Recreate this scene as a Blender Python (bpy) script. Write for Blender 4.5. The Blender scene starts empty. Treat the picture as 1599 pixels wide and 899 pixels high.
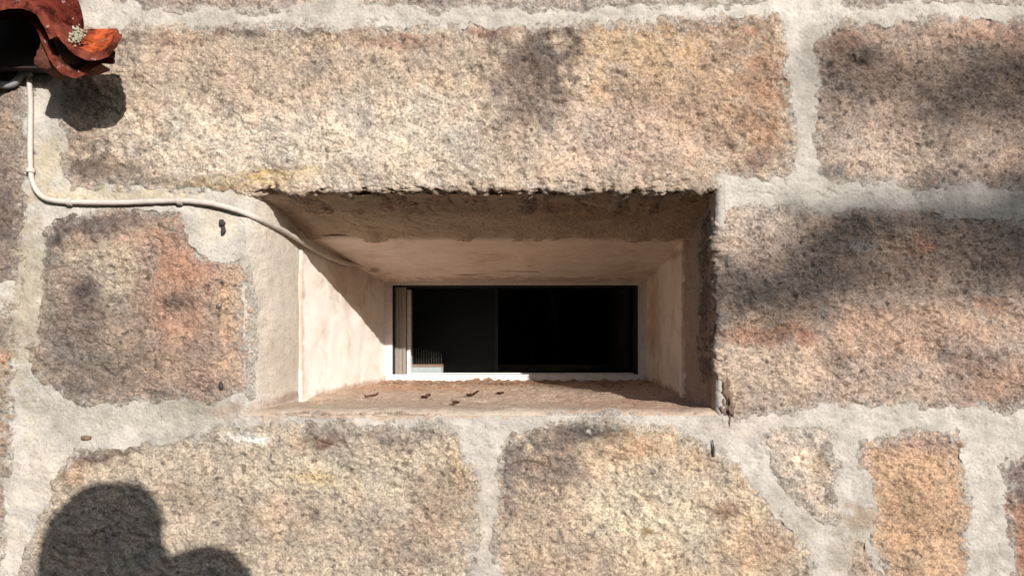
import bpy, bmesh, math, random
import numpy as np
from mathutils import Vector
random.seed(7)
SC = bpy.context.scene
COL = SC.collection

# ------------------------------------------------------------------ scale and frame of reference
# 1 unit "p" = 1.03 mm on the wall face; x to the right, y down, d into the wall (negative = in front)
S = 1.0307e-3
DIST = 1.20                 # camera to wall
H0 = 1.42                   # camera height above ground
DP = DIST / S
CX, CY = 799.5, 504.0   # foot of the perpendicular from the camera (lens raised by shift)
def W(x, y, d=0.0):
    return Vector(((x - CX) * S, d * S, H0 - (y - CY) * S))
def WA(P):                  # numpy (...,3) p-space -> world
    o = np.empty_like(P)
    o[..., 0] = (P[..., 0] - CX) * S
    o[..., 1] = P[..., 2] * S
    o[..., 2] = H0 - (P[..., 1] - CY) * S
    return o
def far(x, y, d):           # real position of a point measured on the wall face but lying at depth d
    k = 1 + d / DP
    return ((x - CX) * k + CX, (y - CY) * k + CY, d)

# ------------------------------------------------------------------ camera
cam = bpy.data.cameras.new('camera')
cam.sensor_width = 36.0
cam.lens = 36.0 * DIST / (1599 * S)
cam.shift_y = (504.0 - 449.5) / 1599
cam.clip_start = 0.02
cam.clip_end = 2000
camo = bpy.data.objects.new('camera', cam)
COL.objects.link(camo)
camo.location = (0, -DIST, H0)
camo.rotation_euler = (math.radians(90), 0, 0)
SC.camera = camo

# ------------------------------------------------------------------ light
SX, SY = 0.47, 0.445         # sun slope: per unit of depth the light moves this much left and down
TO_SUN = Vector((SX, -1.0, SY)).normalized()
ELEV = math.asin(TO_SUN.z)
AZ = math.atan2(TO_SUN.x, TO_SUN.y)
world = bpy.data.worlds.new("World")
SC.world = world
world.use_nodes = True
wn = world.node_tree
wn.nodes.clear()
sky = wn.nodes.new('ShaderNodeTexSky')
sky.sky_type = 'NISHITA'
sky.sun_disc = False
sky.sun_elevation = ELEV
sky.sun_rotation = AZ
bg = wn.nodes.new('ShaderNodeBackground')
bg.inputs['Strength'].default_value = 0.135
wo = wn.nodes.new('ShaderNodeOutputWorld')
wn.links.new(sky.outputs[0], bg.inputs['Color'])
wn.links.new(bg.outputs[0], wo.inputs['Surface'])
sl = bpy.data.lights.new('sun', 'SUN')
sl.energy = 5.0
sl.angle = math.radians(0.5)
sl.color = (1.0, 0.965, 0.925)
so = bpy.data.objects.new('sun', sl)
COL.objects.link(so)
so.rotation_euler = (-TO_SUN).to_track_quat('-Z', 'Y').to_euler()
so.location = (3, -4, 4)
SC.view_settings.view_transform = 'Standard'
SC.view_settings.look = 'None'
SC.view_settings.exposure = 0.24
SC.view_settings.gamma = 1.0
SC.view_settings.use_curve_mapping = False

# ------------------------------------------------------------------ helpers: tags, meshes, noise
def tag(o, label=None, cat=None, group=None, kind=None):
    if label: o['label'] = label
    if cat: o['category'] = cat
    if group: o['group'] = group
    if kind: o['kind'] = kind
    return o
def link(o, parent=None):
    COL.objects.link(o)
    if parent is not None:
        o.parent = parent
        o.matrix_parent_inverse = parent.matrix_world.inverted()
    return o
def empty(name, loc):
    o = bpy.data.objects.new(name, None)
    o.location = loc
    o.empty_display_size = 0.05
    COL.objects.link(o)
    bpy.context.view_layer.update()
    return o
def lin(c):
    c = np.asarray(c, float) / 255.0
    return np.where(c <= 0.04045, c / 12.92, ((c + 0.055) / 1.055) ** 2.4)
ALB = 0.80                  # photograph colour of a sunlit face -> albedo
def alb(*c, k=1.0):
    return lin(c) * ALB * k

_F = {}
NF = 1024
def field(seed, lo, hi):    # tileable band-limited noise on a NF grid at 2 p per sample; wavelengths lo..hi in p
    key = (seed, lo, hi)
    if key in _F: return _F[key]
    rng = np.random.default_rng(seed)
    sp = np.fft.rfft2(rng.standard_normal((NF, NF)))
    fy = np.fft.fftfreq(NF)[:, None] / 2.0
    fx = np.fft.rfftfreq(NF)[None, :] / 2.0
    f = np.sqrt(fx * fx + fy * fy) + 1e-9
    wl = 1.0 / f
    a = 1 / (1 + np.exp(-(np.log(wl) - np.log(lo)) * 6)) * 1 / (1 + np.exp((np.log(wl) - np.log(hi)) * 6))
    a = a * wl ** 0.5
    a[0, 0] = 0
    g = np.fft.irfft2(sp * a, s=(NF, NF))
    g /= g.std()
    _F[key] = g.astype(np.float32)
    return _F[key]
def smp(F, x, y):           # bilinear, wrapping
    u = np.asarray(x) / 2.0; v = np.asarray(y) / 2.0
    i = np.floor(u).astype(int); j = np.floor(v).astype(int)
    fu = u - i; fv = v - j
    i0 = i % NF; i1 = (i + 1) % NF; j0 = j % NF; j1 = (j + 1) % NF
    return (F[j0, i0] * (1 - fu) + F[j0, i1] * fu) * (1 - fv) + (F[j1, i0] * (1 - fu) + F[j1, i1] * fu) * fv
def sstep(a, b, x):
    t = np.clip((x - a) / (b - a), 0, 1)
    return t * t * (3 - 2 * t)

def grid_mesh(name, P, mat, parent=None, col=None, keep=None, flip=False):
    """P (n,m,3) world positions -> one mesh object"""
    n, m = P.shape[:2]
    idx = np.arange(n * m).reshape(n, m)
    a = idx[:-1, :-1]; b = idx[:-1, 1:]; c = idx[1:, 1:]; d = idx[1:, :-1]
    q = np.stack([a, d, c, b] if not flip else [a, b, c, d], -1).reshape(-1, 4)
    if keep is not None:
        kf = keep.reshape(-1)
        q = q[kf[q].all(1)]
    used = np.zeros(n * m, bool); used[q.reshape(-1)] = True
    remap = np.cumsum(used) - 1
    V = P.reshape(-1, 3)[used]
    q = remap[q]
    me = bpy.data.meshes.new(name)
    me.vertices.add(len(V)); me.vertices.foreach_set('co', V.astype(np.float32).ravel())
    me.loops.add(q.size); me.loops.foreach_set('vertex_index', q.astype(np.int32).ravel())
    me.polygons.add(len(q))
    me.polygons.foreach_set('loop_start', (np.arange(len(q)) * 4).astype(np.int32))
    me.polygons.foreach_set('use_smooth', np.ones(len(q), bool))
    me.update(calc_edges=True)
    if col is not None:
        ca = me.color_attributes.new('col', 'FLOAT_COLOR', 'POINT')
        c4 = np.ones((len(V), 4), np.float32)
        c4[:, :3] = np.clip(col.reshape(-1, 3)[used], 0, 1)
        ca.data.foreach_set('color', c4.ravel())
    me.materials.append(mat)
    o = bpy.data.objects.new(name, me)
    return link(o, parent)
def bm_obj(name, bm, mat, parent=None, smooth=False):
    me = bpy.data.meshes.new(name)
    bmesh.ops.recalc_face_normals(bm, faces=bm.faces[:])
    bm.to_mesh(me); bm.free()
    if smooth:
        me.polygons.foreach_set('use_smooth', np.ones(len(me.polygons), bool))
    me.materials.append(mat)
    o = bpy.data.objects.new(name, me)
    return link(o, parent)
def add_box(bm, x0, x1, y0, y1, d0, d1, bev=0.0):
    """box between p-space corners (real positions)"""
    g = bmesh.ops.create_cube(bm, size=1.0)
    a = W(x0, y0, d0); b = W(x1, y1, d1)
    for v in g['verts']:
        v.co = Vector((a.x + (b.x - a.x) * (v.co.x + .5), a.y + (b.y - a.y) * (v.co.y + .5), a.z + (b.z - a.z) * (v.co.z + .5)))
    if bev > 0:
        es = set()
        for v in g['verts']: es.update(v.link_edges)
        bmesh.ops.bevel(bm, geom=list(es), offset=bev * S, segments=2, affect='EDGES')
def add_tube(bm, pts, rads, seg=10, cap=True):
    """pts: world Vectors"""
    rings = []
    n = len(pts)
    up = Vector((0.13, 0.31, 0.94))
    for i, p in enumerate(pts):
        t = (pts[min(i + 1, n - 1)] - pts[max(i - 1, 0)]).normalized()
        a = t.cross(up)
        if a.length < 1e-3: a = t.cross(Vector((1, 0, 0)))
        a.normalize(); b = t.cross(a).normalized()
        up = a.cross(t) if False else up
        r = rads[i] if hasattr(rads, '__len__') else rads
        rings.append([bm.verts.new(p + (a * math.cos(2 * math.pi * k / seg) + b * math.sin(2 * math.pi * k / seg)) * r) for k in range(seg)])
    for i in range(n - 1):
        for k in range(seg):
            bm.faces.new((rings[i][k], rings[i][(k + 1) % seg], rings[i + 1][(k + 1) % seg], rings[i + 1][k]))
    if cap:
        bm.faces.new(rings[0][::-1]); bm.faces.new(rings[-1])
def spline(pts, n):
    P = [np.array(p, float) for p in pts]
    P = [2 * P[0] - P[1]] + P + [2 * P[-1] - P[-2]]
    out = []
    for i in range(1, len(P) - 2):
        for k in range(n):
            t = k / n
            a, b, c, d = P[i - 1], P[i], P[i + 1], P[i + 2]
            out.append(0.5 * ((2 * b) + (-a + c) * t + (2 * a - 5 * b + 4 * c - d) * t * t + (-a + 3 * b - 3 * c + d) * t ** 3))
    out.append(P[-2])
    return out

# ------------------------------------------------------------------ materials
class NT:
    def __init__(s, name):
        s.m = bpy.data.materials.new(name); s.m.use_nodes = True
        s.t = s.m.node_tree; s.t.nodes.clear()
        s.out = s.n('ShaderNodeOutputMaterial'); s.b = s.n('ShaderNodeBsdfPrincipled')
        s.l(s.b.outputs[0], s.out.inputs['Surface'])
        s.tc = s.n('ShaderNodeTexCoord')
    def n(s, k, **kw):
        x = s.t.nodes.new(k)
        for a, v in kw.items(): setattr(x, a, v)
        return x
    def l(s, a, b): s.t.links.new(a, b)
    def noise(s, scale, detail=4, rough=0.6, dist=0.0):
        x = s.n('ShaderNodeTexNoise'); s.l(s.tc.outputs['Object'], x.inputs['Vector'])
        x.inputs['Scale'].default_value = scale; x.inputs['Detail'].default_value = detail
        x.inputs['Roughness'].default_value = rough; x.inputs['Distortion'].default_value = dist
        return x.outputs['Fac']
    def voro(s, scale, rnd=1.0, feature='F1'):
        x = s.n('ShaderNodeTexVoronoi', feature=feature); s.l(s.tc.outputs['Object'], x.inputs['Vector'])
        x.inputs['Scale'].default_value = scale; x.inputs['Randomness'].default_value = rnd
        return x
    def ramp(s, fac, stops, interp='LINEAR'):
        x = s.n('ShaderNodeValToRGB'); x.color_ramp.interpolation = interp
        e = x.color_ramp.elements
        while len(e) < len(stops): e.new(0.5)
        for i, (p, c) in enumerate(stops):
            e[i].position = p
            e[i].color = (*c, 1) if hasattr(c, '__len__') else (c, c, c, 1)
        s.l(fac, x.inputs['Fac']); return x.outputs['Color']
    def mix(s, a, b, fac=1.0, mode='MIX'):
        x = s.n('ShaderNodeMix', data_type='RGBA', blend_type=mode)
        for sock, v in ((x.inputs[0], fac), (x.inputs[6], a), (x.inputs[7], b)):
            if hasattr(v, 'is_linked') or hasattr(v, 'links'): s.l(v, sock)
            elif hasattr(v, '__len__'): sock.default_value = (*v, 1)
            else: sock.default_value = v
        return x.outputs[2]
    def attr(s, name='col'):
        x = s.n('ShaderNodeVertexColor', layer_name=name); return x.outputs['Color']
    def bump(s, h, strength, dist, prev=None):
        x = s.n('ShaderNodeBump'); x.inputs['Strength'].default_value = strength; x.inputs['Distance'].default_value = dist
        s.l(h, x.inputs['Height'])
        if prev is not None: s.l(prev, x.inputs['Normal'])
        return x.outputs['Normal']
    def done(s, color, rough=0.9, normal=None, spec=0.2, metal=0.0):
        if hasattr(color, 'links'): s.l(color, s.b.inputs['Base Color'])
        else: s.b.inputs['Base Color'].default_value = (*color, 1)
        if hasattr(rough, 'links'): s.l(rough, s.b.inputs['Roughness'])
        else: s.b.inputs['Roughness'].default_value = rough
        s.b.inputs['Specular IOR Level'].default_value = spec
        s.b.inputs['Metallic'].default_value = metal
        if normal is not None: s.l(normal, s.b.inputs['Normal'])
        return s.m

def mat_granite():
    t = NT('granite')
    base = t.attr()
    v = t.voro(340)
    sep = t.n('ShaderNodeSeparateColor'); t.l(v.outputs['Color'], sep.inputs[0])
    minerals = t.ramp(sep.outputs[0], [(0.0, (0.58, 0.56, 0.55)), (0.12, (0.78, 0.75, 0.73)), (0.4, (0.98, 0.96, 0.94)), (0.7, (1.08, 1.07, 1.05)), (0.9, (1.3, 1.3, 1.28))])
    c = t.mix(base, minerals, 0.75, 'MULTIPLY')
    n1 = t.noise(300, 5, 0.75, 0.8)
    c = t.mix(c, t.ramp(n1, [(0.32, 0.36), (0.42, 0.80), (0.50, 1.0), (0.72, 1.34)]), 0.92, 'MULTIPLY')
    n2 = t.noise(75, 5, 0.7, 0.5)
    c = t.mix(c, t.ramp(n2, [(0.3, (0.78, 0.74, 0.71)), (0.46, (0.98, 0.97, 0.96)), (0.72, (1.14, 1.13, 1.11))]), 0.85, 'MULTIPLY')
    v2 = t.voro(190)
    sp2 = t.n('ShaderNodeSeparateColor'); t.l(v2.outputs['Color'], sp2.inputs[0])
    c = t.mix(c, t.ramp(sp2.outputs[1], [(0.0, 0.3), (0.03, 0.4), (0.045, 1.0)]), 0.6, 'MULTIPLY')
    nb = t.bump(t.noise(380, 6, 0.75, 0.6), 1.0, 0.0030)
    nb = t.bump(t.noise(140, 5, 0.7, 0.8), 0.8, 0.0045, nb)
    return t.done(c, 0.85, nb, 0.25)
def mat_mortar():
    t = NT('mortar')
    c = t.mix(t.attr(), t.ramp(t.noise(700, 3, 0.7), [(0.25, 0.58), (0.5, 1.0), (0.75, 1.26)]), 0.85, 'MULTIPLY')
    c = t.mix(c, t.ramp(t.noise(45, 4, 0.6), [(0.3, 0.86), (0.5, 1.0), (0.7, 1.08)]), 0.8, 'MULTIPLY')
    v = t.voro(420)
    sep = t.n('ShaderNodeSeparateColor'); t.l(v.outputs['Color'], sep.inputs[0])
    c = t.mix(c, t.ramp(sep.outputs[0], [(0.0, 0.5), (0.04, 0.6), (0.07, 1.0), (0.93, 1.0), (0.97, 1.2)]), 0.5, 'MULTIPLY')
    nb = t.bump(t.noise(520, 4, 0.7), 0.6, 0.0016)
    return t.done(c, 0.93, nb, 0.15)
def mat_plaster():
    t = NT('painted_plaster')
    c = t.mix(t.attr(), t.ramp(t.noise(26, 5, 0.65), [(0.3, (0.88, 0.86, 0.84)), (0.5, (1, 1, 1)), (0.7, (1.04, 1.04, 1.04))]), 0.8, 'MULTIPLY')
    v = t.voro(85)
    c = t.mix(c, t.ramp(v.outputs['Distance'], [(0.0, (0.35, 0.2, 0.14)), (0.05, (0.5, 0.36, 0.28)), (0.09, (1, 1, 1))]),
              t.ramp(t.noise(14, 2, 0.5), [(0.48, 0.0), (0.6, 0.8)]), 'MULTIPLY')
    c = t.mix(c, t.ramp(t.noise(9, 6, 0.7, 1.2), [(0.36, (0.80, 0.72, 0.65)), (0.5, (1, 1, 1))]), 0.8, 'MULTIPLY')
    nb = t.bump(t.noise(160, 4, 0.6), 0.2, 0.0012)
    nb = t.bump(t.noise(18, 3, 0.5), 0.3, 0.004, nb)
    return t.done(c, 0.62, nb, 0.3)
def mat_simple(name, c, rough=0.6, nscale=60, amt=0.25, bump=0.1, metal=0.0, spec=0.3):
    t = NT(name)
    cc = t.mix(tuple(c), t.ramp(t.noise(nscale, 5, 0.65), [(0.28, 1 - amt), (0.5, 1.0), (0.75, 1 + amt * 0.6)]), 1.0, 'MULTIPLY')
    nb = t.bump(t.noise(nscale * 4, 4, 0.6), bump, 0.001)
    return t.done(cc, rough, nb, spec, metal)
def mat_tile():
    t = NT('weathered_terracotta')
    c = t.attr()
    c = t.mix(c, t.ramp(t.noise(55, 6, 0.7), [(0.40, (0.12, 0.11, 0.10)), (0.48, (0.6, 0.58, 0.56)), (0.6, (1.05, 1, 1)), (0.8, (1.25, 1.2, 1.15))]), t.n_fac if hasattr(t, 'n_fac') else 0.85, 'MULTIPLY')
    c = t.mix(c, (0.5, 0.42, 0.33), t.ramp(t.noise(48, 6, 0.8, 0.8), [(0.6, 0.0), (0.66, 0.7)]))
    nb = t.bump(t.noise(240, 5, 0.7), 0.5, 0.002)
    return t.done(c, 0.97, nb, 0.05)
def mat_tile_clean():
    t = NT('clean_terracotta')
    c = t.mix(tuple(alb(228, 104, 52)), t.ramp(t.noise(70, 4, 0.6), [(0.3, 0.82), (0.55, 1.0), (0.8, 1.1)]), 1.0, 'MULTIPLY')
    return t.done(c, 0.75, t.bump(t.noise(300, 4, 0.6), 0.25, 0.001), 0.25)
def mat_glass():
    t = NT('window_glass')
    t.t.nodes.remove(t.b)
    tr = t.n('ShaderNodeBsdfTransparent'); tr.inputs['Color'].default_value = (0.86, 0.88, 0.88, 1)
    gl = t.n('ShaderNodeBsdfGlossy'); gl.inputs['Roughness'].default_value = 0.015
    fr = t.n('ShaderNodeFresnel'); fr.inputs['IOR'].default_value = 1.22
    mx = t.n('ShaderNodeMixShader')
    t.l(fr.outputs[0], mx.inputs[0]); t.l(tr.outputs[0], mx.inputs[1]); t.l(gl.outputs[0], mx.inputs[2])
    t.l(mx.outputs[0], t.out.inputs['Surface'])
    return t.m
def mat_ground():
    t = NT('dry_ground')
    c = t.ramp(t.noise(1.3, 6, 0.65), [(0.3, (0.10, 0.085, 0.06)), (0.5, (0.15, 0.125, 0.095)), (0.7, (0.06, 0.075, 0.035))])
    c = t.mix(c, t.ramp(t.noise(45, 5, 0.7), [(0.3, 0.65), (0.7, 1.25)]), 1.0, 'MULTIPLY')
    return t.done(c, 0.95, t.bump(t.noise(30, 6, 0.7), 0.6, 0.02), 0.1)

M_GRANITE = mat_granite(); M_MORTAR = mat_mortar(); M_PLASTER = mat_plaster()
M_TILE = mat_tile(); M_TILE_CLEAN = mat_tile_clean(); M_GLASS = mat_glass(); M_GROUND = mat_ground()
M_CABLE = mat_simple('white_pvc', alb(214, 202, 190), 0.55, 30, 0.24, 0.05)
M_CABLE_GREY = mat_simple('grey_pvc', alb(170, 170, 172), 0.5, 40, 0.12, 0.05)
M_FRAME = mat_simple('white_frame_paint', alb(232, 228, 222), 0.5, 90, 0.18, 0.15)
M_ALU = mat_simple('bronze_aluminium', (0.30, 0.26, 0.22), 0.45, 120, 0.12, 0.05, 0.3)
M_ALU_DARK = mat_simple('dark_rubber', (0.018, 0.017, 0.016), 0.6, 100, 0.2, 0.05)
M_STEEL = mat_simple('steel', (0.30, 0.27, 0.24), 0.4, 100, 0.2, 0.05, 0.8)
M_RACK = mat_simple('white_plastic', (0.62, 0.64, 0.62), 0.5, 120, 0.15, 0.05)
M_PLUG = mat_simple('dark_plug', (0.045, 0.043, 0.042), 0.7, 200, 0.3, 0.3)
M_LICHEN = mat_simple('pale_lichen', alb(178, 172, 148), 0.95, 200, 0.3, 0.5)
M_DARK_BROWN = mat_simple('dark_brown', (0.035, 0.026, 0.02), 0.85, 30, 0.4, 0.3)  # near-black brown for the shaded tile hollow and the unseen overhang
M_LEAF = mat_simple('dead_leaf', (0.22, 0.11, 0.062), 0.8, 150, 0.4, 0.3)
M_GRIT = mat_simple('grit', (0.24, 0.15, 0.09), 0.9, 200, 0.5, 0.3)
M_ROOM = mat_simple('dim_room_paint', (0.5, 0.46, 0.43), 0.8, 5, 0.15, 0.05)
M_ROOM2 = mat_simple('dim_door_paint', (0.55, 0.49, 0.44), 0.6, 5, 0.15, 0.05)
M_CLOTH = mat_simple('dark_cloth', (0.05, 0.055, 0.07), 0.9, 60, 0.2, 0.2)
M_SKIN = mat_simple('skin', (0.42, 0.24, 0.17), 0.6, 30, 0.1, 0.05)
M_HAIR = mat_simple('hair', (0.03, 0.02, 0.014), 0.6, 120, 0.3, 0.4)
M_BARK = mat_simple('bark', (0.09, 0.065, 0.045), 0.95, 12, 0.5, 0.6)
M_FOLIAGE = mat_simple('foliage', (0.055, 0.09, 0.03), 0.7, 6, 0.4, 0.1)

# ------------------------------------------------------------------ noise fields
G1 = field(1, 4.2, 8)       # crystal grain
G1b = field(11, 7, 14)
G2 = field(2, 18, 55)        # tool marks
G3 = field(3, 70, 260)       # swell of the stone face
G4 = field(4, 12, 34)        # chips
G5 = field(5, 40, 120)       # blotches
G6 = field(6, 5, 9)
G7 = field(7, 150, 500)

def poly_sd(poly, X, Y):     # signed distance, positive inside
    p = np.array(poly, float)
    n = len(p)
    best = np.full(X.shape, 1e9); inside = np.zeros(X.shape, bool)
    for i in range(n):
        a = p[i]; b = p[(i + 1) % n]
        ab = b - a
        t = np.clip(((X - a[0]) * ab[0] + (Y - a[1]) * ab[1]) / (ab @ ab), 0, 1)
        dx = X - (a[0] + t * ab[0]); dy = Y - (a[1] + t * ab[1])
        best = np.minimum(best, dx * dx + dy * dy)
        c = ((a[1] > Y) != (b[1] > Y)) & (X < (b[0] - a[0]) * (Y - a[1]) / (b[1] - a[1] + 1e-12) + a[0])
        inside ^= c
    d = np.sqrt(best)
    return np.where(inside, d, -d)
def axis(lo, hi, flo, fhi, fine, coarse):
    """fine spacing inside [flo,fhi], coarse outside"""
    a = []
    if lo < flo: a.append(np.arange(lo, flo, coarse))
    f0, f1 = max(lo, flo), min(hi, fhi)
    if f1 > f0: a.append(np.arange(f0, f1, fine))
    if hi > fhi: a.append(np.arange(max(fhi, lo), hi, coarse))
    a.append(np.array([hi]))
    return np.unique(np.concatenate(a))
FINE = 1.5

# ------------------------------------------------------------------ STONE WALL
wall = empty('stone_wall', W(CX, CY + H0 / S, 0))
tag(wall, 'old wall of large rough granite blocks with pale mortar joints around a small window', 'wall', kind='thing')

def blobs(X, Y, base, lst, seed=0, wob=0.42):
    """paint soft-edged stains put into the colour"""
    c = np.empty(X.shape + (3,)); c[:] = base
    n = 0.6 * smp(G5, X + 37 * seed, Y + 91 * seed) + 0.55 * smp(G2, X + 57 * seed, Y + 13 * seed) + 0.35 * smp(G4, X, Y + seed * 17) + 0.3 * smp(G1b, X, Y)
    for (bx, by, rx, ry, colr, k) in lst:
        r = np.sqrt(((X - bx) / rx) ** 2 + ((Y - by) / ry) ** 2)
        m = sstep(1.25, 0.35, r + n * wob * 0.5) * k
        c = c * (1 - m[..., None]) + np.asarray(colr) * m[..., None]
    return c
A = alb
DK = A(92, 76, 66); DK2 = A(70, 58, 54); GR = A(120, 112, 106); OR = A(196, 140, 92); OC = A(206, 168, 112)
RS = A(176, 120, 88); CR = A(218, 202, 176); YL = A(190, 160, 84); PK = A(206, 176, 152); TN = A(186, 160, 130)

def vary(c, X, Y, seed):
    """patchy tint of the stone itself"""
    a = smp(G3, X + 211 * seed, Y + 77 * seed)[..., None]; b = smp(G5, X + 19 * seed, Y - 45 * seed)[..., None]
    g = smp(G2, X - 71 * seed, Y + 29 * seed)[..., None]; h = smp(G1b, X + 3, Y + seed)[..., None]
    c = c * (1 + 0.05 * a + 0.05 * b + 0.05 * g + 0.04 * h)
    c = c * (1 + np.array([0.02, 0.0, -0.03]) * b + np.array([0.012, 0.0, -0.02]) * a)
    gm = c.mean(-1, keepdims=True)
    c = (gm + (c - gm) * 0.66) * np.array([1.01, 0.985, 0.985]) * 1.34
    spot = sstep(1.35, 2.0, 0.75 * smp(G4, X + 131 * seed, Y) + 0.55 * smp(G5, X - 61 * seed, Y + 5) + 0.4 * smp(G1b, X, Y))[..., None]
    return c * (1 - 0.5 * spot) + DK2 * 0.5 * spot

def stone_h(X, Y, seed, rough=1.0):
    """relief of a rough dressed granite face"""
    ox, oy = 173 * seed, 97 * seed
    g = smp(G1, X + ox, Y + oy); gb = smp(G1b, X + ox, Y - oy)
    pit = -np.clip(smp(G4, X - ox, Y + oy) - 1.0, 0, 2) * 1.5
    gs = smp(G1b, X * 0.8 + 31 + ox, Y * 1.2 - oy)      # grain drawn out sideways
    g2 = smp(G1b, X + 331 - oy, Y * 1.3 + ox)
    crev = -np.clip(0.30 - np.abs(gs), 0, 1) * 4.2 - np.clip(0.26 - np.abs(g2), 0, 1) * 3.6
    zone = 0.95 + 0.28 * smp(G3, X + 3 * ox, Y - oy) + 0.15 * smp(G5, X, Y + ox)
    return ((0.34 * g + crev + 0.62 * smp(G4, X + ox, Y * 1.3 + oy)) * np.clip(zone, 0.45, 1.5) + 0.85 * smp(G2, X + ox, Y + oy) - 1.3 * np.clip(smp(G2, X * 1.2 - oy, Y + ox) - 1.1, 0, 2) + 1.9 * smp(G3, X - ox, Y + oy) + 0.7 * pit) * rough
def edge_profile(sd, proud, wid):
    u = np.clip((sd + 5) / (wid * 1.7), 0, 1)
    return -2.6 + (proud * 0.75 + 2.6) * (1 - (1 - u) ** 2.0)
def wobble(X, Y, seed, k=1.0):
    return k * (2.6 * smp(G5, X + 41 * seed, Y) + 1.5 * smp(G2, X + 41 * seed, Y - 23 * seed) + 0.7 * smp(G4, X + 5 * seed, Y + 7 * seed) + 0.35 * smp(G1b, X, Y + 11 * seed))

E_TOP = 297.0; E_RIGHT = 1119.0
def bend_none(X, Y):
    N = np.zeros(X.shape + (3,)); N[..., 2] = -1
    return X, Y, np.zeros_like(X), np.zeros_like(X), N
def soft(u, r):
    return np.where(u > 8 * r, u, r * np.log1p(np.exp(np.clip(u / r, -40, 40))))
def bend_top(X, Y):          # below the edge the face turns into the wall (underside of the lintel)
    e = E_TOP + 2.0 * smp(G5, X, X * 0 + 300) + 1.2 * smp(G2, X, X * 0 + 300) + 5 * sstep(520, 330, X)
    u = Y - e
    d = soft(u, 3.2)
    a = sstep(-9, 9, u) * math.pi / 2
    N = np.stack([a * 0, np.sin(a), -np.cos(a)], -1)
    return X, Y - d * (1 - 0.19), d, np.exp(-(u / 17) ** 2), N
def bend_right(X, Y):        # left of the edge the face turns into the wall (right jamb)
    e = E_RIGHT + 1.8 * smp(G2, Y * 0 + 100, Y) + 14 * sstep(575, 640, Y)
    u = e - X
    d = soft(u, 3.2)
    a = sstep(-9, 9, u) * math.pi / 2
    N = np.stack([-np.sin(a), a * 0, -np.cos(a)], -1)
    return X + d * (1 - 0.02), Y, d, np.exp(-(u / 17) ** 2), N

MB_ = A(199, 190, 179)
M_ST = [(1200, 20, 200, 26, A(214, 206, 194), .6), (300, 645, 70, 30, A(152, 146, 132), .8), (250, 660, 150, 24, A(184, 176, 160), .6), (170, 655, 120, 30, A(190, 182, 166), .5), (45, 470, 40, 160, A(176, 164, 138), .7), (75, 250, 40, 40, A(190, 174, 140), .6),
        (60, 740, 50, 80, A(214, 202, 184), .6), (20, 860, 30, 60, A(220, 206, 188), .6), (150, 305, 200, 12, A(196, 180, 146), .6), (430, 640, 120, 12, A(176, 150, 132), .7), (600, 648, 200, 8, A(190, 162, 136), .7), (760, 760, 30, 60, A(206, 194, 176), .5), (757, 840, 24, 60, A(192, 180, 162), .6),
        (1250, 800, 70, 50, A(186, 176, 158), .6), (1330, 850, 40, 60, A(176, 164, 146), .7), (1200, 300, 200, 20, A(204, 196, 184), .5), (1340, 805, 26, 30, A(176, 156, 132), .7), (1160, 660, 90, 24, A(206, 192, 178), .6), (1540, 780, 40, 120, A(204, 194, 180), .5), (340, 350, 40, 30, A(214, 200, 176), .6), (430, 470, 40, 160, A(204, 188, 166), .5)]
def mortar_col(X, Y):
    c = blobs(X, Y, MB_, M_ST, 40)
    a = smp(G3, X + 5, Y + 9)[..., None]; b = smp(G5, X + 500, Y)[..., None]; g = smp(G2, X, Y + 300)[..., None]
    c = c * (1 + 0.05 * a + 0.05 * b + 0.04 * g)
    d = sstep(1.5, 2.3, 0.8 * smp(G4, X + 300, Y + 40) + 0.7 * smp(G5, X, Y + 777))[..., None]
    return c * (1 - 0.18 * d) + A(130, 112, 98) * 0.18 * d
CRACKS = [[(46, 318), (41, 380), (34, 450), (28, 540), (23, 620), (16, 740), (9, 830), (0, 910)], [(1176, 660), (1200, 716), (1236, 768), (1282, 818)], [(1328, 838), (1352, 868), (1372, 912)],
          [(700, 24), (640, 26), (560, 34)], [(1130, 300), (1240, 304), (1330, 300)], [(744, 770), (740, 830), (738, 899)]]
SCRACKS = [[(1090, 700), (1150, 745)], [(1085, 770), (1090, 800), (1096, 832)], [(690, 790), (728, 815)], [(540, 268), (610, 284), (670, 290)], [(820, 278), (905, 287)], [(984, 150), (988, 196)], [(1190, 560), (1246, 602)], [(110, 530), (200, 545)],
           [(230, 604), (335, 598)], [(1020, 286), (1060, 270)], [(400, 262), (440, 286)], [(500, 690), (560, 700)], [(1330, 90), (1380, 130)], [(1150, 420), (1180, 470)], [(180, 120), (250, 140)], [(640, 830), (690, 850)]]
def crack(X, Y, lines=None):
    out = np.zeros(X.shape)
    wx = X + 2.2 * smp(G2, X, Y + 60) + 1.4 * smp(G4, X, Y); wy = Y + 2.2 * smp(G2, X + 60, Y) + 1.4 * smp(G4, X + 80, Y)
    for ln in (lines or CRACKS):
        for (a, b) in zip(ln[:-1], ln[1:]):
            a = np.array(a, float); b = np.array(b, float); ab = b - a
            t = np.clip(((wx - a[0]) * ab[0] + (wy - a[1]) * ab[1]) / (ab @ ab), 0, 1)
            d2 = (wx - a[0] - t * ab[0]) ** 2 + (wy - a[1] - t * ab[1]) ** 2
            out = np.maximum(out, np.exp(-d2 / 1.6))
    return out * sstep(-0.6, 0.3, smp(G5, X + 31, Y + 77))
STONES = []   # (name, poly, proud, edge width, base, stains, bend, seed, rough, label)
def st(poly, base, stains_and_shade, proud=3.5, wid=18, bend=bend_none, rough=1.0, label=None):
    STONES.append(dict(poly=poly, base=base, stains_and_shade=stains_and_shade, proud=proud, wid=wid, bend=bend, seed=len(STONES) + 1, rough=rough, label=label))

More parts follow.
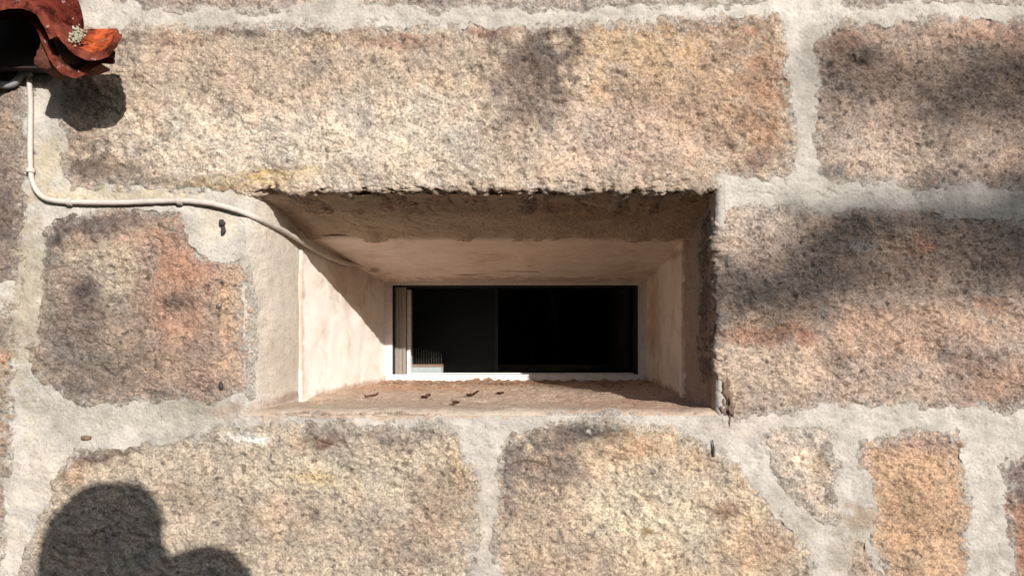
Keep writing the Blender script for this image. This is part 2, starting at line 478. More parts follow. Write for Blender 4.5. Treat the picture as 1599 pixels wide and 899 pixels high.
# 1 lintel
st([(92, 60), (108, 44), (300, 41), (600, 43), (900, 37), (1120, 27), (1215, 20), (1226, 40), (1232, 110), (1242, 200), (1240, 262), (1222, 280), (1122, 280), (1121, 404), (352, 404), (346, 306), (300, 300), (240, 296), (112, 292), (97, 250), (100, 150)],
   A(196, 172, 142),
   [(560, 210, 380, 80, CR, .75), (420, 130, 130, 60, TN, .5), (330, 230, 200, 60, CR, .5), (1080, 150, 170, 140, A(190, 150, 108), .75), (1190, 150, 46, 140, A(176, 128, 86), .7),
    (980, 70, 120, 40, OC, .6), (960, 220, 150, 60, PK, .6), (825, 120, 78, 90, A(136, 114, 98), .8), (850, 100, 52, 54, A(102, 86, 76), .75), (800, 210, 50, 60, A(150, 124, 102), .5),  # dark patch above the opening: stain with soft tree shade painted in
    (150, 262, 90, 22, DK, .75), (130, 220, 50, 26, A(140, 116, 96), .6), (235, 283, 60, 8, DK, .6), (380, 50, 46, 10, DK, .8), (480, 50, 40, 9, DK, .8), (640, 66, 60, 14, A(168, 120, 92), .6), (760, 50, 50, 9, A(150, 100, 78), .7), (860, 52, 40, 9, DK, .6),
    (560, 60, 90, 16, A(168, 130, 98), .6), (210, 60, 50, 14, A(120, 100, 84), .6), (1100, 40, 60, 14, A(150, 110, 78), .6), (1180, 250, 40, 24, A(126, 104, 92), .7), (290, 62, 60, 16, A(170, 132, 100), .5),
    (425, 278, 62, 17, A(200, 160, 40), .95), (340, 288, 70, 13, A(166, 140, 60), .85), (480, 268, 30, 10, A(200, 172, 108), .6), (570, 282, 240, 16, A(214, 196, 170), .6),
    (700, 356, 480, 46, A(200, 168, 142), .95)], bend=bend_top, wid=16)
# 2 top right
st([(1272, 70), (1290, 50), (1325, 33), (1480, 29), (1700, 30), (1780, 40), (1780, 290), (1600, 292), (1420, 290), (1310, 286), (1280, 268), (1274, 200)],
   A(190, 162, 138),
   [(1540, 48, 120, 24, A(206, 158, 124), .8), (1320, 70, 40, 30, RS, .5), (1400, 240, 110, 40, A(204, 182, 156), .7), (1345, 85, 30, 16, GR, .6), (1298, 98, 12, 9, DK2, .9), (1300, 270, 24, 12, GR, .6), (1560, 280, 60, 10, GR, .5)])
# 3 right block, turning into the recess
st([(1016, 322), (1120, 320), (1250, 324), (1420, 330), (1540, 338), (1700, 350), (1820, 352), (1820, 640), (1600, 642), (1450, 637), (1300, 636), (1180, 644), (1142, 652), (1120, 650), (1016, 640)],
   A(186, 160, 136),
   [(1350, 400, 220, 60, A(160, 146, 134), .5), (1180, 350, 90, 40, A(210, 188, 162), .7), (1180, 570, 120, 60, A(208, 180, 146), .7), (1420, 400, 180, 50, A(204, 166, 128), .6), (1400, 520, 200, 50, A(192, 146, 106), .6), (1200, 525, 90, 18, A(178, 120, 82), .7), (1440, 385, 30, 14, A(214, 150, 108), .8), (1540, 475, 26, 14, A(200, 140, 100), .7),
    (1520, 560, 60, 40, A(150, 130, 116), .6), (1480, 555, 20, 16, GR, .7), (1300, 560, 30, 16, A(150, 116, 92), .5), (1345, 385, 30, 10, A(188, 190, 194), .5), (1560, 600, 90, 50, A(168, 124, 92), .6),
    (1066, 480, 48, 260, A(136, 106, 88), .95)], bend=bend_right, wid=16)  # inner face of this block coloured darker than its front
# 4 left block
st([(62, 366), (88, 340), (120, 332), (235, 324), (284, 330), (304, 380), (330, 400), (380, 405), (387, 520), (385, 612), (352, 632), (260, 630), (180, 634), (96, 626), (50, 588), (58, 480), (74, 420)],
   A(172, 142, 116),
   [(120, 500, 110, 160, A(146, 132, 114), .8), (170, 420, 60, 50, A(196, 180, 148), .7), (300, 400, 70, 60, A(194, 136, 96), .8), (275, 470, 50, 90, A(184, 130, 94), .6), (366, 480, 34, 110, A(208, 164, 120), .9), (330, 400, 30, 30, A(160, 104, 74), .6), (390, 570, 30, 60, A(198, 158, 122), .8),
    (130, 348, 62, 22, A(92, 68, 58), .9), (190, 345, 30, 20, A(110, 86, 76), .7), (255, 332, 22, 9, DK, .7), (88, 376, 20, 14, DK2, .95), (72, 400, 10, 26, DK2, .8), (125, 450, 26, 30, A(96, 80, 72), .8), (100, 520, 50, 60, A(132, 112, 98), .7), (140, 480, 24, 60, A(104, 86, 78), .6),
    (150, 575, 110, 46, A(136, 122, 104), .8), (110, 610, 60, 22, A(104, 90, 80), .8), (280, 470, 26, 18, A(116, 92, 80), .7), (310, 600, 50, 24, A(150, 122, 104), .7), (250, 612, 22, 8, DK, .8), (230, 560, 60, 40, A(156, 130, 104), .6)], proud=3, wid=22)
# 5, 6 far left column
st([(-280, 70), (30, 70), (40, 130), (44, 240), (40, 330), (30, 400), (26, 446), (-280, 452)], A(158, 138, 118),
   [(10, 340, 40, 60, A(112, 94, 84), .8), (0, 250, 30, 40, A(130, 108, 94), .6), (20, 400, 20, 40, A(130, 112, 100), .7)])
st([(-280, 470), (22, 474), (24, 540), (18, 640), (14, 740), (6, 850), (-2, 960), (-280, 980)], A(168, 146, 122),
   [(8, 560, 14, 16, A(186, 132, 84), .8), (0, 520, 20, 20, GR, .5), (4, 690, 14, 60, A(170, 130, 92), .6)])
# 7 bottom left
st([(92, 725), (128, 702), (200, 692), (300, 682), (346, 670), (420, 660), (560, 659), (690, 661), (712, 678), (736, 720), (748, 752), (742, 830), (738, 920), (736, 1080), (-10, 1080), (6, 960), (34, 880), (62, 800)],
   A(196, 176, 146),
   [(560, 740, 200, 40, A(206, 190, 156), .6), (390, 683, 36, 12, A(240, 232, 214), .95), (150, 714, 50, 16, A(116, 90, 74), .9), (200, 700, 30, 12, A(110, 88, 76), .6), (490, 690, 60, 14, A(140, 114, 92), .6), (508, 690, 16, 10, A(130, 94, 68), .9), (560, 668, 120, 20, A(140, 122, 104), .7), (620, 690, 40, 20, GR, .6), (690, 780, 60, 70, A(168, 140, 110), .7), (720, 730, 26, 40, A(200, 164, 104), .6),
    (110, 738, 50, 20, A(200, 150, 104), .6), (300, 780, 60, 30, A(150, 128, 106), .5), (640, 850, 90, 50, A(176, 150, 124), .6), (440, 810, 80, 40, A(186, 156, 120), .5), (500, 745, 60, 14, A(206, 180, 112), .6)])
# 8 bottom middle
st([(786, 690), (802, 672), (860, 659), (960, 656), (1040, 663), (1100, 692), (1150, 722), (1180, 760), (1212, 800), (1256, 842), (1270, 900), (1290, 1080), (768, 1080), (774, 900), (772, 790)],
   A(206, 180, 142),
   [(1010, 800, 160, 80, A(222, 202, 164), .8), (900, 672, 70, 26, A(96, 84, 78), .85), (850, 690, 50, 14, A(120, 104, 94), .7), (930, 672, 40, 10, DK2, .6), (845, 722, 90, 52, A(128, 110, 98), .8), (790, 770, 22, 40, A(130, 116, 106), .7), (840, 800, 70, 60, A(160, 138, 116), .6), (1000, 690, 60, 20, A(196, 156, 104), .7), (960, 705, 90, 18, A(190, 152, 110), .5),  # darker soft patch along the top left of this block
    (1135, 795, 30, 18, A(160, 126, 96), .85), (1180, 850, 70, 40, A(196, 156, 116), .7), (1010, 828, 12, 6, YL, .8), (880, 870, 90, 40, A(184, 156, 126), .6), (1100, 720, 60, 24, A(198, 170, 138), .5)])
# 9 small wedge
st([(1186, 676), (1240, 670), (1296, 673), (1302, 720), (1310, 776), (1304, 815), (1282, 808), (1250, 784), (1216, 746)], A(214, 192, 164),
   [(1285, 730, 20, 30, A(176, 150, 116), .7), (1296, 770, 14, 30, GR, .6), (1290, 700, 14, 20, GR, .5), (1220, 690, 26, 16, A(224, 196, 172), .6)], wid=14)
# 10 ochre block
st([(1338, 700), (1352, 690), (1420, 673), (1480, 671), (1504, 692), (1512, 780), (1512, 860), (1518, 960), (1520, 1080), (1400, 1080), (1400, 930), (1368, 868), (1364, 800), (1352, 740)], A(206, 164, 118),
   [(1440, 690, 80, 20, A(196, 156, 130), .8), (1350, 715, 16, 30, A(204, 168, 142), .7), (1450, 880, 60, 40, A(206, 166, 120), .5), (1420, 800, 70, 60, A(202, 154, 104), .6)], wid=14, label='plain ochre yellow granite block')
# 11 right edge
st([(1572, 716), (1640, 694), (1780, 694), (1780, 980), (1590, 980), (1578, 860), (1570, 800)], A(170, 130, 104),
   [(1590, 740, 40, 40, A(136, 118, 112), .9), (1600, 840, 34, 60, A(184, 126, 88), .9)], wid=14)
# 12 small block under the wedge
st([(1334, 842), (1350, 850), (1372, 878), (1392, 930), (1392, 1080), (1310, 1080), (1318, 930)], A(198, 172, 146), [(1350, 880, 20, 20, A(170, 140, 116), .6)], wid=14, proud=2)
# 13-16 course above
st([(150, -240), (498, -240), (502, 4), (470, 14), (400, 13), (320, 16), (260, 14), (200, 8), (160, 0)], A(188, 166, 144), [(220, 4, 50, 9, GR, .7), (400, 6, 50, 6, A(150, 120, 92), .7), (300, 6, 50, 8, A(160, 140, 120), .6)], wid=14, proud=2.5)
st([(545, -240), (1190, -240), (1195, 0), (1150, 8), (1000, 14), (850, 15), (700, 14), (560, 8)], A(182, 164, 148), [(750, 8, 160, 8, A(150, 134, 122), .6), (1000, 6, 120, 8, A(160, 144, 130), .6)], wid=14, proud=2.5)
st([(1290, -240), (1780, -240), (1780, 8), (1600, 6), (1440, 8), (1330, 12), (1295, 2)], A(180, 164, 150), [(1390, 4, 50, 10, A(116, 106, 102), .7)], wid=14, proud=2.5)
st([(-280, -240), (110, -240), (110, 30), (-280, 34)], A(172, 150, 130), [])

# the same courses carried on beyond the picture
_rg = random.Random(31)
for (ya, yb) in ((-400, -262), (-240, 30), (62, 284), (326, 634), (700, 985), (1020, 1340)):
    x = -2540 + _rg.uniform(0, 160)
    while x < 3900:
        w = _rg.uniform(300, 620)
        x1 = x + w
        in_row = (-262 < ya and yb < 990)
        if not in_row or x1 < -300 or x > 1800:
            if not (ya == 1020 and x < 1560 and x1 > -20) or True:
                y0_, y1_ = ya + _rg.uniform(0, 14), yb - _rg.uniform(0, 14)
                if ya == 1020: y0_ = 1110
                st([(x, y0_ + 8), (x + w * .3, y0_), (x1 - 30, y0_ + 6), (x1, y0_ + 24), (x1 + 4, y1_ - 20), (x1 - 20, y1_), (x + w * .5, y1_ + 5), (x + 14, y1_), (x - 4, y1_ - 30)],
                   A(*_rg.choice([(190, 166, 138), (180, 156, 132), (198, 172, 140), (176, 146, 118)])), [(x + w * _rg.random(), (ya + yb) / 2, 120, 70, A(*_rg.choice([(150, 124, 104), (206, 184, 152), (190, 138, 100)])), .6)])
        x = x1 + _rg.uniform(36, 60)
def flat_sd(s, X, Y):
    return poly_sd(s['poly'], X, Y) + 9.0 + wobble(X, Y, s['seed'])
for s in STONES:
    p = np.array(s['poly'])
    lo = p.min(0) - 20; hi = p.max(0) + 20
    xs = axis(lo[0], hi[0], -14, 1614, FINE, 7.0 if lo[0] < 1610 and hi[0] > -10 and lo[1] < 910 and hi[1] > -10 else 13.0)
    ys = axis(lo[1], hi[1], -14, 914, FINE, 7.0 if lo[0] < 1610 and hi[0] > -10 and lo[1] < 910 and hi[1] > -10 else 13.0)
    X, Y = np.meshgrid(xs, ys)
    sd = flat_sd(s, X, Y)
    keep = sd > -5.5
    bx, by, bd, near, N = s['bend'](X, Y)
    P = np.stack([bx, by, bd], -1)
    h = edge_profile(sd, s['proud'], s['wid']) + stone_h(X, Y, s['seed'], s['rough']) * (0.15 + 0.85 * sstep(2, 26, sd + 4 * smp(G4, X, Y)))
    h = h - near * np.clip(0.75 + 0.6 * smp(G5, X + 60, Y * 0.3 + X * 0.2), 0.1, 2.0) * (1.6 * np.clip(smp(G5, X * 2.1, Y * 2.0 + 9) - 0.2, 0, 2) + 2.6 * np.clip(smp(G2, X * 1.3, Y * 0.7 + 40), 0, 3) + 1.6 * np.clip(smp(G4, X * 0.75 + Y * 0.5, Y * 1.7 + 40) + 0.1, 0, 3) + 0.5 * np.clip(smp(G1b, X * 0.7 + Y * .4, Y * 1.5), 0, 3) - 1.8)
    if s['seed'] <= 12: h = h - 3.2 * crack(X, Y, SCRACKS)
    P = P + N * h[..., None]
    c = vary(blobs(X, Y, s['base'], s['stains_and_shade'], s['seed']), X, Y, s['seed'])
    # mortar smeared thinly over the rim of the stone
    sm = sstep(18, 7, sd + 4.0 * smp(G1b, X + 9, Y + 5) + 5.0 * smp(G2, X, Y + 90) + 2.5 * smp(G1, X, Y))[..., None] * np.where(bd < 4, 1.0, 0.0)[..., None]
    fade = sstep(46 if s['seed'] == 4 else 30, 6, sd + 5 * smp(G2, X + 60, Y) + 3 * smp(G4, X, Y))[..., None] * np.where(bd < 4, 0.45, 0.0)[..., None]
    sm = np.maximum(sm, fade)
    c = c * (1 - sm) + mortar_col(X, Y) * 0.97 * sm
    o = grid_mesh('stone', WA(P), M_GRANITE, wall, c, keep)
    if s['label']: o['label'] = s['label']

# ---- mortar
def mortar_h(X, Y):
    return 0.30 * smp(G6, X, Y) + 0.12 * smp(G1b, X + 50, Y + 90) + 0.30 * smp(G2, X + 400, Y * 1.5 + 10) + 0.8 * smp(G3, X + 700, Y + 100) - 1.2 * np.clip(smp(G4, X + 77, Y + 33) - 1.9, 0, 2)
xs = axis(-2600, 4000, -14, 1614, FINE * 1.15, 12)
ys = axis(-1300, 1404, -14, 914, FINE * 1.15, 12)
X, Y = np.meshgrid(xs, ys)
cover = np.full(X.shape, -1e3)
for s in STONES:
    p = np.array(s['poly'])
    lo = p.min(0) - 30; hi = p.max(0) + 30
    ix = np.where((xs > lo[0]) & (xs < hi[0]))[0]; iy = np.where((ys > lo[1]) & (ys < hi[1]))[0]
    if len(ix) == 0 or len(iy) == 0: continue
    sl_ = np.ix_(iy, ix)
    fs = flat_sd(s, X[sl_], Y[sl_])
    if s['bend'] is bend_top: fs = np.where(X[sl_] > 382, np.minimum(fs, 320 - Y[sl_]), np.minimum(fs, 308 - Y[sl_]))
    if s['bend'] is bend_right: fs = np.minimum(fs, X[sl_] - 1108)
    cover[sl_] = np.maximum(cover[sl_], fs)
L_CUT, R_CUT, T_CUT, B_CUT = 384.0, 1130.0, 290.0, 648.0
hole = (X > L_CUT) & (X < R_CUT) & (Y > T_CUT) & (Y < B_CUT)
keep = (cover < 14) & ~hole
mh = mortar_h(X, Y) - 2.4 * crack(X, Y)
sweep = 1.2 * sstep(0, -22, cover) - 0.8      # joints slightly dished towards the middle
P = np.stack([X, Y, -(mh - sweep)], -1)
grid_mesh('mortar', WA(P), M_MORTAR, wall, mortar_col(X, Y), keep)

def bent_sheet(name, prof, ts, along, mat, colfn, hfn, parent, flip=False, n=110, keepfn=None):
    """prof: list of (a, d) across; ts: values along the edge; along: 'y' (jamb, a is x) or 'x' (ceiling or sill, a is y)"""
    pr = np.array(prof, float)
    seg = np.r_[0, np.cumsum(np.linalg.norm(np.diff(pr, axis=0), axis=1))]
    ss = np.linspace(0, seg[-1], n)
    a = np.interp(ss, seg, pr[:, 0]); d = np.interp(ss, seg, pr[:, 1])
    T, Sg = np.meshgrid(ts, ss)
    Aa = np.repeat(a[:, None], len(ts), 1); Dd = np.repeat(d[:, None], len(ts), 1)
    P = np.stack([Aa, T, Dd], -1) if along == 'y' else np.stack([T, Aa, Dd], -1)
    du = np.gradient(P, axis=1); dv = np.gradient(P, axis=0)
    N = np.cross(dv, du)
    N /= np.linalg.norm(N, axis=-1, keepdims=True) + 1e-9
    ctr = np.array([780.0, 480.0, -300.0])
    if ((ctr - P) * N).sum(-1).mean() < 0: N = -N
    h = hfn(T, Sg, Dd)
    P = P + N * h[..., None]
    return grid_mesh(name, WA(P), mat, parent, colfn(T, Sg, Dd), keepfn(T, Sg, Dd) if keepfn else None)
def bez(p0, p1, p2, n=24):
    return [tuple((1 - t) ** 2 * np.array(p0) + 2 * t * (1 - t) * np.array(p1) + t * t * np.array(p2)) for t in np.linspace(0, 1, n)]
D_PL = 207.0; D_WIN = 582.0
# left jamb: mortar rounding into the recess
REV = A(196, 176, 154); BRN = A(186, 160, 138); BRN2 = A(182, 152, 128)
jamb_x = lambda s: L_CUT - 2 + s * 0.35
bent_sheet('jamb_mortar', [((1-t)**3*(L_CUT-3)+3*t*(1-t)**2*402+3*t*t*(1-t)*413+t**3*419.5, (1-t)**3*0.3+3*t*t*(1-t)*60+t**3*170) for t in np.linspace(0, 1, 50)] + [(422, 190)], np.arange(285, 662, 1.8), 'y', M_MORTAR,
           lambda T, s, d: mortar_col(L_CUT - 3 + s, T) * (1 - 0.75 * sstep(2, 60, s)[..., None]) + blobs(L_CUT + s * .4, T, A(236, 222, 204), [(430, 560, 60, 50, A(212, 192, 172), .4), (430, 632, 60, 10, A(160, 128, 108), .7)], 51) * 0.75 * sstep(2, 60, s)[..., None],
           lambda T, s, d: mortar_h(L_CUT - 3 + s, T) * (1 - 0.6 * sstep(10, 80, d)), wall, n=110)
# right jamb mortar
bent_sheet('jamb_mortar', [(R_CUT + 3, -0.3), (1126, -0.3), (1122.5, 1.0), (1119.5, 5), (1118, 14), (1117.5, 40), (1117, 100), (1117, 207), (1117, 225)], np.arange(283, 665, 1.8), 'y', M_MORTAR,
           lambda T, s, d: blobs(s + 900, T, BRN, [(960, 470, 30, 200, A(150, 116, 96), .6)], 52) * (1 - sstep(8, 2, d)[..., None]) + MB_ * 0.95 * sstep(8, 2, d)[..., None],
           lambda T, s, d: mortar_h(R_CUT + 3 - s, T) * (1 + 1.2 * sstep(5, 30, d)) - 0.25 * sstep(5, 0, d) + 0.8 * smp(G4, s, T) * sstep(5, 30, d), wall, n=160)
# ceiling mortar behind the lintel
bent_sheet('ceiling_mortar', [(301, 12), (320, 104), (346, 197), (350, 214), (346, 236)], np.arange(330, 1128, 1.8), 'x', M_MORTAR,
           lambda T, s, d: blobs(T, s, A(206, 184, 162), [(620, 60, 300, 30, A(176, 152, 132), .5), (950, 90, 120, 40, A(168, 144, 124), .6)], 53),
           lambda T, s, d: mortar_h(T, s + 1300) * 1.6 + (2.2 * smp(G3, T, T * 0 + 20) + 1.0 * smp(G5, T, T * 0 + 20) + 0.3 * smp(G4, T, T * 0 + 60) + 1.5) * sstep(150, 195, d), wall, n=110)
# sill, mortar at the lip and dirt behind
bent_sheet('window_sill', bez((B_CUT + 5, 0.6), (642, 0), (640, 22), 16) + [(642, 200), (640, 596)], np.arange(385, 1140, 1.8), 'x', M_MORTAR,
           lambda T, s, d: blobs(T, d, A(196, 172, 150), [(700, 0, 500, 50, A(206, 190, 172), .7), (800, 560, 400, 90, A(160, 124, 98), .9), (600, 420, 200, 100, A(190, 146, 114), .6), (1000, 100, 120, 130, A(190, 150, 124), .6)], 54, 0.8),
           lambda T, s, d: mortar_h(T, B_CUT + 5 - s) * (1 + 0.8 * sstep(40, 200, d)) + (1.5 * np.clip(smp(G4, T, d) + 0.3, 0, 3) + 3.5 * sstep(0.0, 1.5, smp(G2, T + 30, d * 0 + 10))) * sstep(530, 575, d), wall, n=300)

# ---- plaster lining of the recess
PLC = np.array([0.82, 0.75, 0.67])  # sunlit left plaster; the shaded right and ceiling have shade put into their tone
def pl_h(T, s, d):
    return 0.6 * smp(G3, T, s + 60) + 0.22 * smp(G5, T + 200, s) + 0.08 * smp(G1b, T, s)
xl0, xr0, yt0 = 421.0, 1117.0, 349.0
xl1, yt1 = far(600, 440, D_WIN)[:2]
xr1 = far(1009, 440, D_WIN)[0]
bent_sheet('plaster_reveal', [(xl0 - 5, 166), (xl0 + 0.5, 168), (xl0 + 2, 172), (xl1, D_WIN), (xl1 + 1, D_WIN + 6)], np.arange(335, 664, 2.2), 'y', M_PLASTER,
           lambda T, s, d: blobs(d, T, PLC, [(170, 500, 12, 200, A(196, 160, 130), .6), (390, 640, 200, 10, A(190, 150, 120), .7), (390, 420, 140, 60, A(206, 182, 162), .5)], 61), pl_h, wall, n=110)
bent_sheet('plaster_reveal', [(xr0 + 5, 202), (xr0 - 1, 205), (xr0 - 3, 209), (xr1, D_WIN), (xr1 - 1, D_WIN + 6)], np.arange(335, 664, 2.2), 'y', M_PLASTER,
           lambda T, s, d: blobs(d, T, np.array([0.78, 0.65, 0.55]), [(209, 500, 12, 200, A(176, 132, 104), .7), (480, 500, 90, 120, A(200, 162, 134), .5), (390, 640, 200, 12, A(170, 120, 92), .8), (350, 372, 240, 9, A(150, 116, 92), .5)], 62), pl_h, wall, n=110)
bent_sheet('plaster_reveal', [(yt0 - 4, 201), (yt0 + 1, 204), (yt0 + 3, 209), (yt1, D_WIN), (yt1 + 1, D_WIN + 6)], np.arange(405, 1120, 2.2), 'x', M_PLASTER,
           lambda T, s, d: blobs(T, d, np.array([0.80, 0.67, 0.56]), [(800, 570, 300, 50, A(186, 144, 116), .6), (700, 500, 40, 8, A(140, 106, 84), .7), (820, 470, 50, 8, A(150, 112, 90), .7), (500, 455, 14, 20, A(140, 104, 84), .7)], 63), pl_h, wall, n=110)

# ---- window
FX0, FY0, _ = far(612, 444.5, D_WIN); FX1, FY1, _ = far(998, 585, D_WIN)
bm = bmesh.new()                                  # plaster fillet round the frame, four butted strips
add_box(bm, xl1 - 30, FX0, FY0 - 30, 660, D_WIN - 1, D_WIN + 60, 1.5)
add_box(bm, FX1, xr1 + 30, FY0 - 30, 660, D_WIN - 1, D_WIN + 60, 1.5)
add_box(bm, FX0, FX1, FY0 - 30, FY0, D_WIN - 0.6, D_WIN + 60, 1.2)
fillet = bm_obj('window_surround', bm, M_FRAME, wall)
bm = bmesh.new()
add_box(bm, FX0 - 12, FX1 + 8, FY1 + 0.5, FY1 + 17, D_WIN - 6, D_WIN + 50, 2.0)
window = bm_obj('window', bm, M_FRAME, wall)
tag(window, 'small dark single pane window at the back of the recess')
def part(name, boxes, mat, parent, bev=0.8):
    b = bmesh.new()
    for bx in boxes: add_box(b, *bx, bev)
    return bm_obj(name, b, mat, parent)
def fx(x, d): return far(x, 0, d)[0]
def fy(y, d): return far(0, y, d)[1]
# dark channel, stile with grooves, thin sash edge
part('gasket', [(FX0 + 0.5, fx(616.5, (D_WIN + 11)), FY0 + 0.5, FY1 + 0.3, (D_WIN + 7), (D_WIN + 51))], M_ALU_DARK, window)
part('stile', [(fx(617, (D_WIN + 19)), fx(622.5, (D_WIN + 19)), FY0 + 1, FY1 + 0.3, (D_WIN + 17), (D_WIN + 49)), (fx(623.2, (D_WIN + 22)), fx(629, (D_WIN + 22)), FY0 + 1, FY1 + 0.3, (D_WIN + 20), (D_WIN + 49)), (fx(629.6, (D_WIN + 19)), fx(633.5, (D_WIN + 19)), FY0 + 1, FY1 + 0.3, (D_WIN + 17), (D_WIN + 49))], M_ALU, window)
part('sash_edge', [(fx(636.5, (D_WIN + 36)), fx(641, (D_WIN + 36)), fy(453, (D_WIN + 36)), fy(583.5, (D_WIN + 36)), (D_WIN + 31), (D_WIN + 61))], M_FRAME, window)
part('head_track', [(fx(617, (D_WIN + 23)), FX1 - 0.5, FY0 + 0.8, FY0 + 5, (D_WIN + 17), (D_WIN + 71))], M_ALU_DARK, window)
part('side_track', [(FX1 - 6, FX1 - 0.6, FY0 + 6, FY1 + 0.2, (D_WIN + 17), (D_WIN + 71))], M_ALU_DARK, window)
part('pane', [(fx(633.5, (D_WIN + 53)), FX1 + 4, FY0 - 2, FY1 + 12, (D_WIN + 52), (D_WIN + 55))], M_GLASS, window, 0)
b = bmesh.new()
def screw(x, y, d, r=2.0):
    b = bmesh.new()
    c = W(*far(x, y, d))
    g = bmesh.ops.create_uvsphere(b, u_segments=10, v_segments=6, radius=r * S)
    for v in g['verts']:
        v.co = Vector((v.co.x, v.co.z * 0.5, v.co.y)) + c
    return bm_obj('screw', b, M_STEEL, window, True)
for (x, y) in ((622.4, 546), (616.8, 553), (626, 480), (619, 491)): screw(x, y, (D_WIN + 17))

# ---- plugs and cracks left in the wall
def lump(name, x, y, d, rx, ry, rd, mat, parent, seed=0, amp=0.3):
    b = bmesh.new()
    bmesh.ops.create_icosphere(b, subdivisions=3, radius=1.0)
    rng = random.Random(seed)
    off = [rng.uniform(-50, 50) for _ in range(3)]
    from mathutils import noise as mn
    for v in b.verts:
        k = 1 + amp * mn.noise(v.co * 1.7 + Vector(off)) + 0.6 * amp * mn.noise(v.co * 4.1 + Vector(off))
        q = v.co * k
        v.co = W(x + q.x * rx, y + q.z * -ry, d + q.y * rd)
    return bm_obj(name, b, mat, parent, True)
lump('wall_plug', 347, 348, -1.0, 4.6, 5.5, 4, M_PLUG, wall, 1)
lump('wall_plug', 349, 360, -1.0, 3.4, 6.5, 4, M_PLUG, wall, 2, .4)
lump('wall_plug', 343, 478, -2.5, 5.2, 5.2, 4, M_STEEL, wall, 3)
lump('wall_plug', 346, 602, -2.5, 3.6, 7, 4, M_PLUG, wall, 4)
lump('stone_chip', 135, 683, -1.5, 9, 4, 4, mat_simple('brown_chip', alb(132, 112, 88), 0.9, 150, 0.4, 0.4), wall, 5)
M_CHIP = mat_simple('broken_granite', A(128, 106, 90), 0.9, 140, 0.5, 0.8)
lump('stone_chip', 1133, 606, 4, 7, 24, 9, M_CHIP, wall, 12, .6)
lump('stone_chip', 1140, 634, 1, 6, 20, 7, M_CHIP, wall, 13, .7)
lump('stone_chip', 1130, 636, 6, 8, 16, 9, M_CHIP, wall, 14, .6)
b = bmesh.new()
add_tube(b, [W(1112, 686, -3), W(1113.5, 700, -4), W(1113, 712, -2)], [0.8 * S, 1.4 * S, 2.2 * S], 6)
bm_obj('wire_stub', b, M_PLUG, wall)

# ------------------------------------------------------------------ CABLE
cable = empty('cable_conduit', W(47, 280, -8))
tag(cable, 'thin white cable clipped along the wall and bent round into the window recess', 'cable')
path = [(40, 101, -10), (45, 122, -8), (47.5, 160, -7), (47, 215, -7), (47.5, 262, -7), (52, 288, -7), (66, 307, -7), (90, 314, -7), (130, 316, -7), (190, 316.5, -7), (240, 314.5, -7), (285, 313.5, -7), (320, 316.5, -6), (350, 322.5, -5.5)]
deep = [(378, 331, -4), (404.5, 342, 14), (423, 351, 45), (446, 362, 92), (478, 381, 165), (500, 394, 228), (525, 406, 300), (545, 412, 365), (560, 413, 412), (572, 416, 460)]
pp = [far(*q) for q in path] + [far(*q) for q in deep]
jr = random.Random(3)
pts = [W(*(np.array(q) + np.array([jr.uniform(-.5, .5), jr.uniform(-.5, .5), 0]) * (1 if i % 3 == 0 else 0))) for i, q in enumerate(spline(pp, 8))]
b = bmesh.new()
add_tube(b, pts, [(3.8 + 1.0 * i / len(pts)) * S for i in range(len(pts))], 12)
bm_obj('cable', b, M_CABLE, cable, True)
def clip(x, y, d, ang):
    b = bmesh.new()
    n = 14
    c = Vector(far(x, y, d))
    ax = Vector((math.cos(ang), math.sin(ang), 0)); sd = Vector((-math.sin(ang), math.cos(ang), 0)); out = Vector((0, 0, -1))
    rings = []
    for k in range(n + 1):
        a = -0.5 + (math.pi + 1.0) * k / n
        rr = []
        for (r, w) in ((4.2, -3.8), (6.6, -3.2), (6.6, 3.2), (4.2, 3.8)):
            q = c + (sd * math.cos(a) + out * math.sin(a)) * r + ax * w
            rr.append(b.verts.new(W(*q)))
        rings.append(rr)
    for k in range(n):
        for j in range(4):
            b.faces.new((rings[k][j], rings[k][(j + 1) % 4], rings[k + 1][(j + 1) % 4], rings[k + 1][j]))
    b.faces.new(rings[0]); b.faces.new(rings[-1][::-1])
    return bm_obj('clip', b, M_CABLE, cable)
clip(47.3, 266, -7, math.pi / 2); clip(109, 315, -7, 0.0); clip(281, 313.6, -7, 0.0)
b = bmesh.new()
add_tube(b, [W(*q) for q in spline([far(-60, 118, -9), far(-20, 128, -9), far(4, 133, -9), far(20, 131, -9), far(31, 120, -10), far(40, 103, -12), far(46, 88, -16)], 8)], 5.6 * S, 12)
bm_obj('branch_cable', b, M_CABLE_GREY, cable, True)
b = bmesh.new()
add_tube(b, [W(*q) for q in (far(41, 99, -10), far(41.6, 104, -10), far(43.5, 113, -9.5), far(44, 119, -9))], [6.2 * S, 7 * S, 7 * S, 6.4 * S], 14)
bm_obj('coupling', b, M_CABLE_GREY, cable, True)
lump('filler', *far(566, 414, 452), 7, 4.5, 10, mat_simple('filler_putty', alb(128, 96, 74), 0.9, 120, 0.3, 0.3), cable, 8)

